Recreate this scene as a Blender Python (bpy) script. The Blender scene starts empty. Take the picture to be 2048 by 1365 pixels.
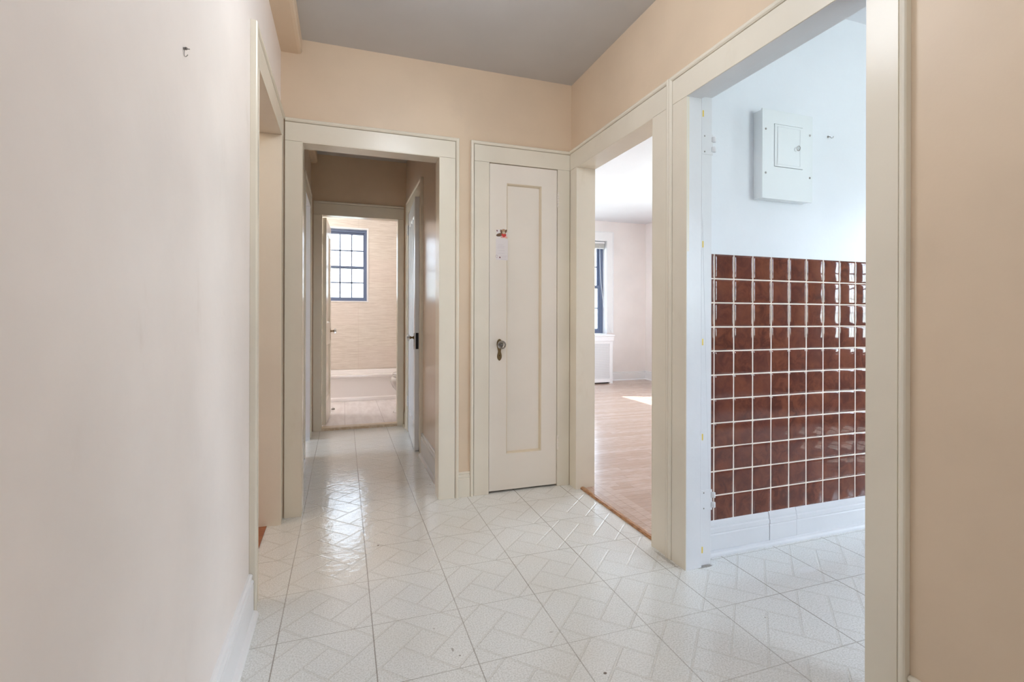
import bpy, math, random
from mathutils import Vector, Matrix
random.seed(7)
sc = bpy.context.scene
COL = sc.collection

# ---------------------------------------------------------------- camera, world, sun, exposure
F_PX, YAW, ROLL, CAM_H = 983.2, 18.94, 0.144, 1.082
cd = bpy.data.cameras.new('camera')
cd.sensor_fit = 'HORIZONTAL'; cd.sensor_width = 36.0
cd.lens = 36.0 * F_PX / 2048.0
cd.shift_y = -47.5 / 2048.0
cd.clip_start = 0.02
cam = bpy.data.objects.new('camera', cd); COL.objects.link(cam)
_t, _a = math.radians(YAW), math.radians(ROLL)
_fw = Vector((math.sin(_t), math.cos(_t), 0)); _rt = Vector((math.cos(_t), -math.sin(_t), 0)); _up = Vector((0, 0, 1))
_r2 = _rt * math.cos(_a) + _up * math.sin(_a); _u2 = -_rt * math.sin(_a) + _up * math.cos(_a)
cam.matrix_world = Matrix(((_r2.x, _u2.x, -_fw.x, 0), (_r2.y, _u2.y, -_fw.y, 0), (_r2.z, _u2.z, -_fw.z, CAM_H), (0, 0, 0, 1)))
sc.camera = cam

vs = sc.view_settings
sc.display_settings.display_device = 'sRGB'
vs.view_transform = 'Standard'; vs.look = 'None'; vs.gamma = 1.0; vs.use_curve_mapping = False
vs.exposure = 1.5

w = bpy.data.worlds.new('daylight'); sc.world = w; w.use_nodes = True
nt = w.node_tree; bg = nt.nodes['Background']
_tc = nt.nodes.new('ShaderNodeTexCoord'); _sp = nt.nodes.new('ShaderNodeSeparateXYZ'); _cr = nt.nodes.new('ShaderNodeValToRGB')
nt.links.new(_tc.outputs['Generated'], _sp.inputs[0]); nt.links.new(_sp.outputs['Z'], _cr.inputs[0])
_cr.color_ramp.elements[0].position = 0.0; _cr.color_ramp.elements[0].color = (0.60, 0.70, 0.70, 1)
_cr.color_ramp.elements[1].position = 0.12; _cr.color_ramp.elements[1].color = (0.73, 0.86, 1.0, 1)
nt.links.new(_cr.outputs[0], bg.inputs['Color'])
bg.inputs['Strength'].default_value = 20.0

sun = bpy.data.lights.new('sun', 'SUN'); sun.energy = 14.0; sun.angle = math.radians(0.8); sun.color = (1.0, 0.96, 0.9)
so = bpy.data.objects.new('sun', sun); COL.objects.link(so)
_el = math.radians(55)
_d = Vector((-0.932 * math.cos(_el), 0.362 * math.cos(_el), -math.sin(_el)))
so.rotation_euler = _d.to_track_quat('-Z', 'Y').to_euler(); so.location = (8, -3, 8)

def lamp(name, loc, power, color, radius=0.12, kind='POINT', size=None, size_y=None, rot=None, portal=False):
    l = bpy.data.lights.new(name, kind); l.energy = power; l.color = color
    if kind == 'POINT': l.shadow_soft_size = radius
    if kind == 'AREA':
        l.shape = 'RECTANGLE'; l.size = size; l.size_y = size_y
        if portal: l.cycles.is_portal = True
    o = bpy.data.objects.new(name, l); o.location = loc
    if rot: o.rotation_euler = rot
    COL.objects.link(o); return o
PI = math.pi
# unseen fill lights added for hall, living room and bathroom; then the bedroom lamp
lamp('hall_fill_light', (0.50, 0.45, 2.28), 3.4, (0.86, 0.92, 1.0), 0.24)
lamp('hall_second_fill_light', (0.40, 1.55, 2.42), 6.2, (0.86, 0.92, 1.0), 0.19)
lamp('living_room_fill_light', (2.25, 6.1, 1.45), 2.5, (0.97, 0.96, 1.0), 0.15)
lamp('bathroom_fill_light', (-0.62, 6.0, 2.40), 13, (1.0, 0.96, 0.92), 0.12)
lamp('bedroom_ceiling_lamp', (-1.7, 2.2, 2.35), 9, (1.0, 0.84, 0.64), 0.15)
# daylight portals in the window openings, added windows included
lamp('portal_bathroom', (0.04, 7.40, 1.8), 1, (1, 1, 1), kind='AREA', size=0.62, size_y=1.05, rot=(-PI/2, 0, 0), portal=True)
lamp('portal_living', (3.71, 7.62, 1.6), 1, (1, 1, 1), kind='AREA', size=1.1, size_y=1.65, rot=(-PI/2, 0, 0), portal=True)
lamp('portal_living_side', (5.14, 4.72, 1.62), 1, (1, 1, 1), kind='AREA', size=1.65, size_y=1.25, rot=(0, PI/2, 0), portal=True)
lamp('portal_kitchen', (5.14, 0.225, 1.50), 1, (1, 1, 1), kind='AREA', size=1.4, size_y=0.7, rot=(0, PI/2, 0), portal=True)
lamp('portal_added_living_second', (2.23, 7.62, 1.6), 1, (1, 1, 1), kind='AREA', size=1.1, size_y=1.65, rot=(-PI/2, 0, 0), portal=True)
lamp('portal_added_behind', (0.36, -2.12, 1.675), 1, (1, 1, 1), kind='AREA', size=0.75, size_y=1.1, rot=(PI/2, 0, 0), portal=True)
lamp('portal_added_kitchen_back', (3.2, -1.42, 1.52), 1, (1, 1, 1), kind='AREA', size=1.25, size_y=1.3, rot=(PI/2, 0, 0), portal=True)
lamp('portal_bedroom', (-3.54, 4.1, 1.5), 1, (1, 1, 1), kind='AREA', size=1.35, size_y=1.15, rot=(0, -PI/2, 0), portal=True)

try:
    sc.cycles.use_denoising = True
    sc.cycles.denoiser = 'OPENIMAGEDENOISE'
    sc.cycles.max_bounces = 14; sc.cycles.diffuse_bounces = 7; sc.cycles.glossy_bounces = 5
    sc.cycles.transparent_max_bounces = 12; sc.cycles.transmission_bounces = 8
    sc.cycles.sample_clamp_indirect = 6.0
    sc.cycles.caustics_refractive = False; sc.cycles.caustics_reflective = False
except Exception:
    pass

# ---------------------------------------------------------------- material helpers
class V:
    """a value in a node tree, with arithmetic"""
    def __init__(s, nt, k): s.nt, s.k = nt, k
    def _m(s, op, *a):
        n = s.nt.nodes.new('ShaderNodeMath'); n.operation = op
        for i, x in enumerate((s,) + a):
            if isinstance(x, V): s.nt.links.new(x.k, n.inputs[i])
            else: n.inputs[i].default_value = float(x)
        return V(s.nt, n.outputs[0])
    def __add__(s, o): return s._m('ADD', o)
    def __sub__(s, o): return s._m('SUBTRACT', o)
    def __mul__(s, o): return s._m('MULTIPLY', o)
    def __truediv__(s, o): return s._m('DIVIDE', o)
    def floor(s): return s._m('FLOOR')
    def round(s): return s._m('ROUND')
    def abs(s): return s._m('ABSOLUTE')
    def lt(s, o): return s._m('LESS_THAN', o)
    def gt(s, o): return s._m('GREATER_THAN', o)
    def mod(s, o): return s._m('FLOORED_MODULO', o)
    def mn(s, o): return s._m('MINIMUM', o)
    def mx(s, o): return s._m('MAXIMUM', o)
    def ramp(s, a, b, c=0.0, d=1.0):
        n = s.nt.nodes.new('ShaderNodeMapRange'); n.interpolation_type = 'SMOOTHSTEP'
        s.nt.links.new(s.k, n.inputs[0])
        for i, x in enumerate((a, b, c, d)): n.inputs[i + 1].default_value = x
        return V(s.nt, n.outputs[0])

class M:
    def __init__(s, name, color=(0.8, 0.8, 0.8), rough=0.5, metal=0.0, spec=0.5):
        s.m = bpy.data.materials.new(name); s.m.use_nodes = True
        s.nt = s.m.node_tree; s.b = s.nt.nodes['Principled BSDF']
        s.b.inputs['Base Color'].default_value = (*color, 1)
        s.b.inputs['Roughness'].default_value = rough
        s.b.inputs['Metallic'].default_value = metal
        s.b.inputs['Specular IOR Level'].default_value = spec
        s.color = color
        s._c = None
    def coords(s, scale=(1, 1, 1)):
        if s._c is None:
            g = s.nt.nodes.new('ShaderNodeNewGeometry'); s._c = g.outputs['Position']
        if scale == (1, 1, 1): return s._c
        n = s.nt.nodes.new('ShaderNodeVectorMath'); n.operation = 'MULTIPLY'
        s.nt.links.new(s._c, n.inputs[0]); n.inputs[1].default_value = scale
        return n.outputs[0]
    def xyz(s):
        n = s.nt.nodes.new('ShaderNodeSeparateXYZ'); s.nt.links.new(s.coords(), n.inputs[0])
        return [V(s.nt, n.outputs[i]) for i in range(3)]
    def noise(s, scale, detail=3, stretch=(1, 1, 1), rough=0.5, dist=0.0):
        n = s.nt.nodes.new('ShaderNodeTexNoise'); n.inputs['Scale'].default_value = scale
        n.inputs['Detail'].default_value = detail; n.inputs['Roughness'].default_value = rough
        n.inputs['Distortion'].default_value = dist
        s.nt.links.new(s.coords(stretch), n.inputs['Vector'])
        return V(s.nt, n.outputs[0])
    def white(s, x, y):
        c = s.nt.nodes.new('ShaderNodeCombineXYZ'); s.nt.links.new(x.k, c.inputs[0]); s.nt.links.new(y.k, c.inputs[1])
        n = s.nt.nodes.new('ShaderNodeTexWhiteNoise'); n.noise_dimensions = '2D'; s.nt.links.new(c.outputs[0], n.inputs[0])
        return V(s.nt, n.outputs['Value'])
    def mix(s, f, a, b):
        n = s.nt.nodes.new('ShaderNodeMix'); n.data_type = 'RGBA'
        if isinstance(f, V): s.nt.links.new(f.k, n.inputs[0])
        else: n.inputs[0].default_value = f
        for i, c in ((6, a), (7, b)):
            if isinstance(c, tuple): n.inputs[i].default_value = (*c, 1)
            else: s.nt.links.new(c, n.inputs[i])
        return n.outputs[2]
    def base(s, c): s.nt.links.new(c, s.b.inputs['Base Color'])
    def rough(s, v): s.nt.links.new(v.k, s.b.inputs['Roughness'])
    def bump(s, v, strength=0.3, dist=0.01):
        n = s.nt.nodes.new('ShaderNodeBump'); n.inputs['Strength'].default_value = strength; n.inputs['Distance'].default_value = dist
        s.nt.links.new(v.k, n.inputs['Height'])
        if s.b.inputs['Normal'].is_linked: s.nt.links.new(s.b.inputs['Normal'].links[0].from_socket, n.inputs['Normal'])
        s.nt.links.new(n.outputs[0], s.b.inputs['Normal'])

def paint(name, color, rough, var=0.06, bump=0.0015, smudge=None):
    m = M(name, color, rough)
    n = m.noise(2.3, 4)
    dark = tuple(c * (1 - var) for c in color); lite = tuple(min(1, c * (1 + var * 0.6)) for c in color)
    col = m.mix(n.ramp(0.3, 0.7), dark, lite)
    if smudge:
        s2 = m.noise(5.5, 5, (1, 1, 0.5), 0.6, 0.6).ramp(0.60, 0.78, 0, 0.35)
        col = m.mix(s2, col, smudge)
    m.base(col)
    m.bump(m.noise(38, 3), 0.35, bump)
    m.bump(m.noise(4.0, 2), 0.25, bump * 3)
    return m.m

MAT = {}
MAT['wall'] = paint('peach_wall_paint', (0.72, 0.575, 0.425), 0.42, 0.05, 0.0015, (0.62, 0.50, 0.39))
MAT['wall_left'] = paint('brightened_peach_wall_paint', (0.89, 0.82, 0.775), 0.45, 0.05, 0.0015, (0.74, 0.65, 0.58))  # same peach paint, lightened so its colour carries the brighter light
MAT['wall_living'] = paint('pink_peach_wall_paint', (0.88, 0.835, 0.815), 0.5, 0.03)
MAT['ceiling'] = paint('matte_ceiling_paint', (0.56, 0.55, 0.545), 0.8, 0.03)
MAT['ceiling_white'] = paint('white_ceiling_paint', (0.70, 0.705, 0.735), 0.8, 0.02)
MAT['trim'] = paint('cream_gloss_trim_paint', (0.78, 0.725, 0.615), 0.26, 0.05, 0.0010, (0.66, 0.58, 0.45))
MAT['trim_white'] = paint('white_gloss_trim_paint', (0.71, 0.715, 0.735), 0.28, 0.05, 0.0012, (0.66, 0.66, 0.64))
MAT['trim_pure'] = paint('bright_white_trim_paint', (0.86, 0.86, 0.87), 0.3, 0.02)
MAT['door'] = paint('ivory_door_paint', (0.84, 0.785, 0.705), 0.28, 0.03, 0.0010)
MAT['door_moulding'] = paint('shade_tinted_door_moulding', (0.72, 0.63, 0.48), 0.35, 0.03, 0.0010)  # shading of the panel recess put into the colour
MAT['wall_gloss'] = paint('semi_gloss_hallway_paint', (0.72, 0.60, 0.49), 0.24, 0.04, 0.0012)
MAT['kitchen_wall'] = paint('cool_white_kitchen_paint', (0.75, 0.77, 0.805), 0.30, 0.03, 0.0012)
MAT['cabinet_stand_in'] = paint('brown_cabinet_stand_in', (0.34, 0.22, 0.15), 0.4)  # brown walls replace unseen cabinets, darkening the reflection in the tile
MAT['enamel'] = paint('painted_metal_box', (0.76, 0.79, 0.80), 0.25, 0.02, 0.0006)
MAT['porcelain'] = M('white_porcelain', (0.86, 0.83, 0.82), 0.08).m
MAT['brass'] = M('aged_brass', (0.24, 0.17, 0.09), 0.32, 0.9).m
MAT['steel'] = M('dull_steel', (0.35, 0.33, 0.31), 0.35, 0.9).m
MAT['dark_metal'] = M('dark_bronze', (0.03, 0.028, 0.03), 0.35, 0.8).m
MAT['gold'] = M('bare_brass_patch', (0.75, 0.54, 0.08), 0.4, 0.0).m
MAT['dark'] = M('dark_gap', (0.03, 0.025, 0.02), 0.8).m
MAT['window_frame'] = M('blue_grey_window_frame', (0.13, 0.165, 0.26), 0.35).m
MAT['blind'] = M('cream_blind_slats', (0.80, 0.79, 0.76), 0.5).m
MAT['white_cord'] = M('white_cord', (0.8, 0.82, 0.86), 0.6).m

def glass_clear(name, t=0.97):
    m = bpy.data.materials.new(name); m.use_nodes = True; nt = m.node_tree
    nt.nodes.clear()
    o = nt.nodes.new('ShaderNodeOutputMaterial'); mx = nt.nodes.new('ShaderNodeMixShader')
    tr = nt.nodes.new('ShaderNodeBsdfTransparent'); gl = nt.nodes.new('ShaderNodeBsdfGlossy'); fr = nt.nodes.new('ShaderNodeMapRange'); lw = nt.nodes.new('ShaderNodeLayerWeight')
    pw = nt.nodes.new('ShaderNodeMath'); pw.operation = 'POWER'; pw.inputs[1].default_value = 5.0
    lw.inputs[0].default_value = 0.5; nt.links.new(lw.outputs['Facing'], pw.inputs[0]); nt.links.new(pw.outputs[0], fr.inputs[0])
    for k_, x_ in ((1, 0.0), (2, 1.0), (3, 0.03), (4, 0.8)): fr.inputs[k_].default_value = x_
    tr.inputs[0].default_value = (t, t, t, 1); gl.inputs['Roughness'].default_value = 0.02
    nt.links.new(fr.outputs[0], mx.inputs[0]); nt.links.new(tr.outputs[0], mx.inputs[1]); nt.links.new(gl.outputs[0], mx.inputs[2])
    nt.links.new(mx.outputs[0], o.inputs[0]); return m
MAT['pane'] = glass_clear('window_pane_glass')
MAT['pane_dim'] = glass_clear('dimmed_window_glass', 0.50)  # panes darkened only to hold back light at the windows
MAT['pane_slight_dim'] = glass_clear('slightly_dimmed_glass', 0.66)
MAT['pane_frosted_dim'] = glass_clear('dimmed_frosted_glass', 0.33)  # frosted pane, darkened further to tame window glare
_g = M('knob_glass', (0.92, 0.94, 0.93), 0.03); _g.b.inputs['Transmission Weight'].default_value = 0.9; _g.b.inputs['IOR'].default_value = 1.5
MAT['knob_glass'] = _g.m

def make_vinyl():
    m = M('embossed_vinyl_floor', (0.66, 0.63, 0.55), 0.2)
    X, Y, Z = m.xyz()
    s = 0.3048
    u = (X - 0.4037) / s; v = (Y - 2.0921) / s
    A = (u + v - 0.29) / 0.5; B = (u - v - 1.27) / 0.5
    ia = A.round(); ja = B.floor()
    da = (A - ia).abs()
    par = ia.mod(2.0)
    missA = ((ja - ia + par).mod(4.0)).lt(0.5)
    ib = A.floor(); jb = B.round()
    db = (B - jb).abs()
    even = ib.mod(2.0).lt(0.5)
    missB = (jb - ib).mod(4.0).gt(1.5) * even
    d1 = da + missA * 2.0; d2 = db + missB * 2.0
    d = d1.mn(d2)                                     # distance to nearest groove centre, cells of 0.108 m
    d = d + (m.noise(60, 2) - 0.5) * 0.008
    chan = d.ramp(0.028, 0.044, 1.0, 0.0)
    # tile seams
    du = (u - u.round()).abs(); dv = (v - v.round()).abs()
    seam_u = du.ramp(0.0035, 0.0085, 1.0, 0.0)
    seam_v = dv.ramp(0.003, 0.0075, 0.70, 0.0)
    fade = m.noise(1.1, 2).ramp(0.35, 0.65, 0.55, 1.0)
    seam = seam_u.mx(seam_v) * fade
    sp = m.noise(190, 3, (1, 1, 1), 0.65)
    sp2 = m.noise(900, 1)
    base = m.mix(sp.ramp(0.36, 0.60), (0.66, 0.665, 0.64), (0.84, 0.85, 0.84))
    base = m.mix(sp2.ramp(0.64, 0.74, 0, 0.35), base, (0.42, 0.38, 0.31))
    blot = m.noise(1.7, 4).ramp(0.45, 0.75, 0, 0.35)
    base = m.mix(blot, base, (0.70, 0.655, 0.57))
    base = m.mix(chan * 0.24, base, (0.56, 0.535, 0.47))
    base = m.mix(seam * 0.85, base, (0.24, 0.21, 0.175))
    for sx, sy, rx, ry, dk in ((1.486, 1.750, 0.045, 0.012, 0.75), (0.158, 2.406, 0.005, 0.005, 0.9), (0.755, 1.321, 0.006, 0.005, 0.9), (0.339, 1.574, 0.004, 0.010, 0.55), (0.355, 1.539, 0.003, 0.004, 0.6), (0.30, 1.70, 0.004, 0.003, 0.5), (0.532, 3.171, 0.005, 0.006, 0.6), (0.679, 1.553, 0.008, 0.004, 0.35), (1.442, 1.381, 0.003, 0.003, 0.6), (1.37, 1.86, 0.010, 0.09, 0.35)):
        e1 = (X - sx) / rx; e2 = (Y - sy) / ry
        q = (e1 * e1 + e2 * e2) + (m.noise(95, 3) - 0.5) * 1.6
        base = m.mix(q.ramp(0.5, 1.3, dk, 0.0), base, (0.13, 0.09, 0.06))
    e1 = (X - 1.89) / 0.055; e2 = (Y - 1.585) / 0.022
    q = (e1 * e1 + e2 * e2) + (m.noise(60, 3, (1, 2.5, 1)) - 0.5) * 2.4
    base = m.mix(q.ramp(0.5, 1.2, 0.55, 0.0), base, (0.84, 0.85, 0.86))
    dirt = m.noise(21, 4, (1, 1, 1), 0.65).ramp(0.70, 0.80, 0, 0.30)
    base = m.mix(dirt, base, (0.40, 0.36, 0.30))
    m.base(base)
    m.rough((m.noise(9, 4).ramp(0.3, 0.7, 0.06, 0.12)) + chan * 0.12)
    m.bump(chan * -1.0, 0.65, 0.0018)
    m.bump(seam * -1.0, 0.5, 0.0012)
    m.bump(m.noise(130, 2), 0.30, 0.0007)
    m.bump(m.noise(34, 4), 0.5, 0.0022)
    m.bump(m.noise(5, 2), 0.25, 0.005)
    m.b.inputs['Specular IOR Level'].default_value = 0.8
    return m.m
MAT['vinyl'] = make_vinyl()

def make_wood(name, c1, c2, c3, xborder=None, rough=0.16):
    m = M(name, c1, rough)
    X, Y, Z = m.xyz()
    if xborder is not None:
        e = X.lt(xborder)
        P = X * (V(m.nt, e.k) * -1.0 + 1.0) + Y * e
        Q = Y * (e * -1.0 + 1.0) + X * e
    else: P, Q = X, Y
    wd = 0.0572
    row = (Q / wd).floor()
    off = m.white(row, row * 0.37 + 3.1)
    col = ((P + off * 1.7) / 0.85).floor()
    r = m.white(row, col)
    grain = m.noise(9, 5, (1.2, 16, 1), 0.6, 0.4) if xborder is None else m.noise(9, 5, (1.2, 14, 1), 0.6, 0.4)
    k = m.mix(r, c1, c2)
    k = m.mix(grain.ramp(0.40, 0.66, 0, 0.7), k, c3)
    fr = Q / wd; d = (fr - fr.round()).abs()
    sm = d.ramp(0.012, 0.035, 1, 0)
    fp = (P + off * 1.7) / 0.85; d2 = (fp - fp.round()).abs().ramp(0.0008, 0.0022, 1, 0)
    seam = sm.mx(d2)
    k = m.mix(seam * 0.55, k, tuple(c * 0.35 for c in c3))
    m.base(k)
    m.bump(seam * -1.0, 0.25, 0.0008)
    m.bump(m.noise(14, 3), 0.2, 0.0012)
    return m.m
MAT['oak'] = make_wood('oak_strip_floor', (0.50, 0.35, 0.27), (0.62, 0.47, 0.385), (0.37, 0.235, 0.17), 1.60, 0.2)
MAT['red_wood'] = make_wood('red_brown_strip_floor', (0.36, 0.12, 0.05), (0.42, 0.16, 0.07), (0.25, 0.08, 0.035))
_m = M('oak_edge_strip', (0.42, 0.20, 0.09), 0.25); _m.base(_m.mix(_m.noise(30, 4, (8, 1, 1)).ramp(0.35, 0.65), (0.30, 0.13, 0.055), (0.50, 0.27, 0.13))); MAT['oak_edge'] = _m.m
_m = M('tan_saddle_wood', (0.62, 0.50, 0.36), 0.35); _m.base(_m.mix(_m.noise(30, 4, (1, 8, 1)).ramp(0.35, 0.65), (0.55, 0.42, 0.28), (0.70, 0.60, 0.47))); MAT['saddle'] = _m.m

def make_bath_wall():
    m = M('striated_beige_tile', (0.7, 0.6, 0.5), 0.22)
    X, Y, Z = m.xyz()
    fu = (X - 0.199) / 0.61; fv = (Z - 0.36) / 0.305
    t = m.white(fu.floor(), fv.floor())
    n1 = m.noise(4.0, 6, (1.1, 1, 24), 0.68, 0.7)
    n2 = m.noise(9.0, 4, (0.8, 1, 30), 0.6)
    k = m.mix(n1.ramp(0.36, 0.66), (0.65, 0.585, 0.515), (0.82, 0.765, 0.695))
    k = m.mix(n2.ramp(0.45, 0.7, 0, 0.5), k, (0.84, 0.79, 0.73))
    k = m.mix(t * 0.3, k, (0.72, 0.61, 0.57))
    g = ((fu - fu.round()).abs().ramp(0.0015, 0.004, 1, 0)).mx((fv - fv.round()).abs().ramp(0.003, 0.007, 1, 0) * 0.6)
    k = m.mix(g * 0.7, k, (0.62, 0.54, 0.47))
    m.base(k); m.bump(g * -1, 0.3, 0.001)
    return m.m
MAT['bath_wall'] = make_bath_wall()
def make_bath_floor():
    m = M('pale_plank_tile', (0.7, 0.6, 0.6), 0.25)
    X, Y, Z = m.xyz()
    fu = (X - 0.018) / 0.377; fv = (Y - 5.45) / 0.62 + fu.floor() * 0.5
    n = m.noise(5, 3, (3, 0.6, 1), 0.5, 0.3)
    k = m.mix(n.ramp(0.35, 0.65), (0.74, 0.69, 0.69), (0.83, 0.79, 0.79))
    g = ((fu - fu.round()).abs().ramp(0.004, 0.009, 1, 0)).mx((fv - fv.round()).abs().ramp(0.0025, 0.006, 1, 0))
    m.base(m.mix(g * 0.6, k, (0.42, 0.36, 0.36))); m.bump(g * -1, 0.3, 0.001)
    return m.m
MAT['bath_floor'] = make_bath_floor()
def make_glaze():
    m = M('red_brown_glazed_tile', (0.2, 0.06, 0.03), 0.05)
    at = m.nt.nodes.new('ShaderNodeAttribute'); at.attribute_name = 'tint'
    r = V(m.nt, at.outputs['Fac'])
    n = m.noise(17, 5, (1, 1, 1), 0.65, 1.0); n2 = m.noise(6, 3)
    k = m.mix(n.ramp(0.35, 0.68), (0.095, 0.032, 0.024), (0.19, 0.060, 0.035))
    k = m.mix(r * 0.55, k, (0.13, 0.048, 0.04))
    k = m.mix(n2.ramp(0.45, 0.7, 0, 0.5), k, (0.22, 0.075, 0.042))
    m.base(k)
    m.bump(m.noise(14, 3), 0.25, 0.0007)
    m.b.inputs['Specular IOR Level'].default_value = 0.4
    return m.m
MAT['glaze'] = make_glaze()
MAT['grout'] = M('pale_tan_grout', (0.80, 0.70, 0.60), 0.6).m
def make_grille():
    m = M('perforated_white_metal', (0.8, 0.8, 0.8), 0.4)
    X, Y, Z = m.xyz()
    a = (X / 0.0145); b = (Z / 0.0145)
    h = ((a - a.round()).abs().ramp(0.22, 0.30, 1, 0)) * ((b - b.round()).abs().ramp(0.22, 0.30, 1, 0))
    m.base(m.mix(h, (0.80, 0.80, 0.81), (0.42, 0.42, 0.43))); m.bump(h * -1, 0.5, 0.002)
    return m.m
MAT['grille'] = make_grille()

# ---------------------------------------------------------------- mesh helpers
class MB:
    def __init__(s): s.v, s.f, s.mi, s.sm = [], [], [], []
    def add(s, vs_, fs, mi=0, smooth=False):
        o = len(s.v); s.v += [tuple(p) for p in vs_]
        for f in fs: s.f.append([o + i for i in f]); s.mi.append(mi); s.sm.append(smooth)
        return s
    def box(s, x0, x1, y0, y1, z0, z1, mi=0):
        x0, x1 = sorted((x0, x1)); y0, y1 = sorted((y0, y1)); z0, z1 = sorted((z0, z1))
        v = [(x, y, z) for x in (x0, x1) for y in (y0, y1) for z in (z0, z1)]
        return s.add(v, [(0, 1, 3, 2), (4, 6, 7, 5), (0, 4, 5, 1), (2, 3, 7, 6), (0, 2, 6, 4), (1, 5, 7, 3)], mi)
    def prism(s, pts, fn, t0, t1, mi=0, smooth=False):
        """closed 2-D outline pts swept straight from t0 to t1; fn(a, b, t) -> xyz"""
        n = len(pts); v = [fn(a, b, t0) for a, b in pts] + [fn(a, b, t1) for a, b in pts]
        s.add(v, [(i, (i + 1) % n, n + (i + 1) % n, n + i) for i in range(n)], mi, smooth)
        s.add([fn(a, b, t0) for a, b in pts], [tuple(range(n))[::-1]], mi); s.add([fn(a, b, t1) for a, b in pts], [tuple(range(n))], mi)
        return s
    def rings(s, rings, mi=0, smooth=True, cap=True):
        n = len(rings[0]); v = [p for r in rings for p in r]; f = []
        for k in range(len(rings) - 1):
            for i in range(n): f.append((k * n + i, k * n + (i + 1) % n, (k + 1) * n + (i + 1) % n, (k + 1) * n + i))
        if cap: f.append(tuple(range(n))[::-1]); f.append(tuple((len(rings) - 1) * n + i for i in range(n)))
        return s.add(v, f, mi, smooth)
    def lathe(s, prof, org, axis, n=20, mi=0, smooth=True):
        """prof: (distance along axis, radius)"""
        a = Vector(axis).normalized(); h = Vector((0, 0, 1)) if abs(a.z) < 0.9 else Vector((1, 0, 0))
        p = a.cross(h).normalized(); q = a.cross(p); o = Vector(org); R = []
        for t, r in prof:
            R.append([tuple(o + a * t + (p * math.cos(2 * PI * i / n) + q * math.sin(2 * PI * i / n)) * max(r, 1e-5)) for i in range(n)])
        return s.rings(R, mi, smooth)
    def tube(s, pts, r, n=8, mi=0):
        pts = [Vector(p) for p in pts]; R = []; ref = None
        for i, p in enumerate(pts):
            d = (pts[min(i + 1, len(pts) - 1)] - pts[max(i - 1, 0)]).normalized()
            if ref is None: ref = d.orthogonal().normalized()
            ref = (ref - d * ref.dot(d)).normalized(); q = d.cross(ref)
            R.append([tuple(p + (ref * math.cos(2 * PI * k / n) + q * math.sin(2 * PI * k / n)) * r) for k in range(n)])
        return s.rings(R, mi)
    def build(s, name, mats, parent=None, bevel=0, seg=2, kind=None, label=None, cat=None, group=None, loc=None, rotz=0, sub=0):
        import bmesh
        me = bpy.data.meshes.new(name); me.from_pydata(s.v, [], s.f)
        for m_ in (mats if isinstance(mats, (list, tuple)) else [mats]): me.materials.append(MAT[m_] if isinstance(m_, str) else m_)
        for p, a, b in zip(me.polygons, s.mi, s.sm): p.material_index = a; p.use_smooth = b
        bm = bmesh.new(); bm.from_mesh(me)
        if not any(s.sm) : bmesh.ops.remove_doubles(bm, verts=bm.verts, dist=1e-5)
        bmesh.ops.recalc_face_normals(bm, faces=bm.faces); bm.to_mesh(me); bm.free()
        o = bpy.data.objects.new(name, me); COL.objects.link(o)
        if bevel:
            b = o.modifiers.new('bevel', 'BEVEL'); b.width = bevel; b.segments = seg; b.limit_method = 'ANGLE'; b.angle_limit = math.radians(40)
        if sub:
            b = o.modifiers.new('subsurf', 'SUBSURF'); b.levels = sub; b.render_levels = sub
        if loc: o.location = loc
        o.rotation_euler = (0, 0, rotz)
        if parent: o.parent = parent
        if kind: o['kind'] = kind
        if label: o['label'] = label
        if cat: o['category'] = cat
        if group: o['group'] = group
        return o
S = dict(kind='structure')
def root(name, loc, rotz=0, kind=None, label=None, cat=None, group=None):
    o = bpy.data.objects.new(name, None); COL.objects.link(o); o.location = loc; o.rotation_euler = (0, 0, rotz); o.empty_display_size = 0.05
    for k, v_ in (('kind', kind), ('label', label), ('category', cat), ('group', group)):
        if v_: o[k] = v_
    return o

def wall(name, axis, p0, p1, s0, s1, z0, z1, holes, mats, label, backsel=None):
    """slab: axis 'X' spans x p0..p1 and runs along y; the p0 side takes material 0, the p1 side material 1 (or backsel(s)), reveals material 0"""
    ss = sorted({s0, s1, *[h[0] for h in holes], *[h[1] for h in holes]} | ({backsel[0]} if backsel else set()))
    zz = sorted({z0, z1, *[h[2] for h in holes], *[h[3] for h in holes]})
    ss = [q for q in ss if s0 <= q <= s1]; zz = [q for q in zz if z0 <= q <= z1]
    def filled(i, k):
        if i < 0 or k < 0 or i >= len(ss) - 1 or k >= len(zz) - 1: return False
        cs, cz = (ss[i] + ss[i + 1]) / 2, (zz[k] + zz[k + 1]) / 2
        return not any(h[0] < cs < h[1] and h[2] < cz < h[3] for h in holes)
    mp = (lambda p, s, z: (p, s, z)) if axis == 'X' else (lambda p, s, z: (s, p, z))
    b = MB()
    for i in range(len(ss) - 1):
        for k in range(len(zz) - 1):
            if not filled(i, k): continue
            a, c, d, e = ss[i], ss[i + 1], zz[k], zz[k + 1]
            bi = 1
            if backsel: bi = 1 if (a + c) / 2 < backsel[0] else 2
            b.add([mp(p0, a, d), mp(p0, c, d), mp(p0, c, e), mp(p0, a, e)], [(0, 1, 2, 3)], 0)
            b.add([mp(p1, a, d), mp(p1, c, d), mp(p1, c, e), mp(p1, a, e)], [(0, 1, 2, 3)], bi)
            for di, dk, q in ((-1, 0, (a, d, a, e)), (1, 0, (c, d, c, e)), (0, -1, (a, d, c, d)), (0, 1, (a, e, c, e))):
                if not filled(i + di, k + dk):
                    b.add([mp(p0, q[0], q[1]), mp(p0, q[2], q[3]), mp(p1, q[2], q[3]), mp(p1, q[0], q[1])], [(0, 1, 2, 3)], 0)
    return b.build(name, mats, label=label, **S)

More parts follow.
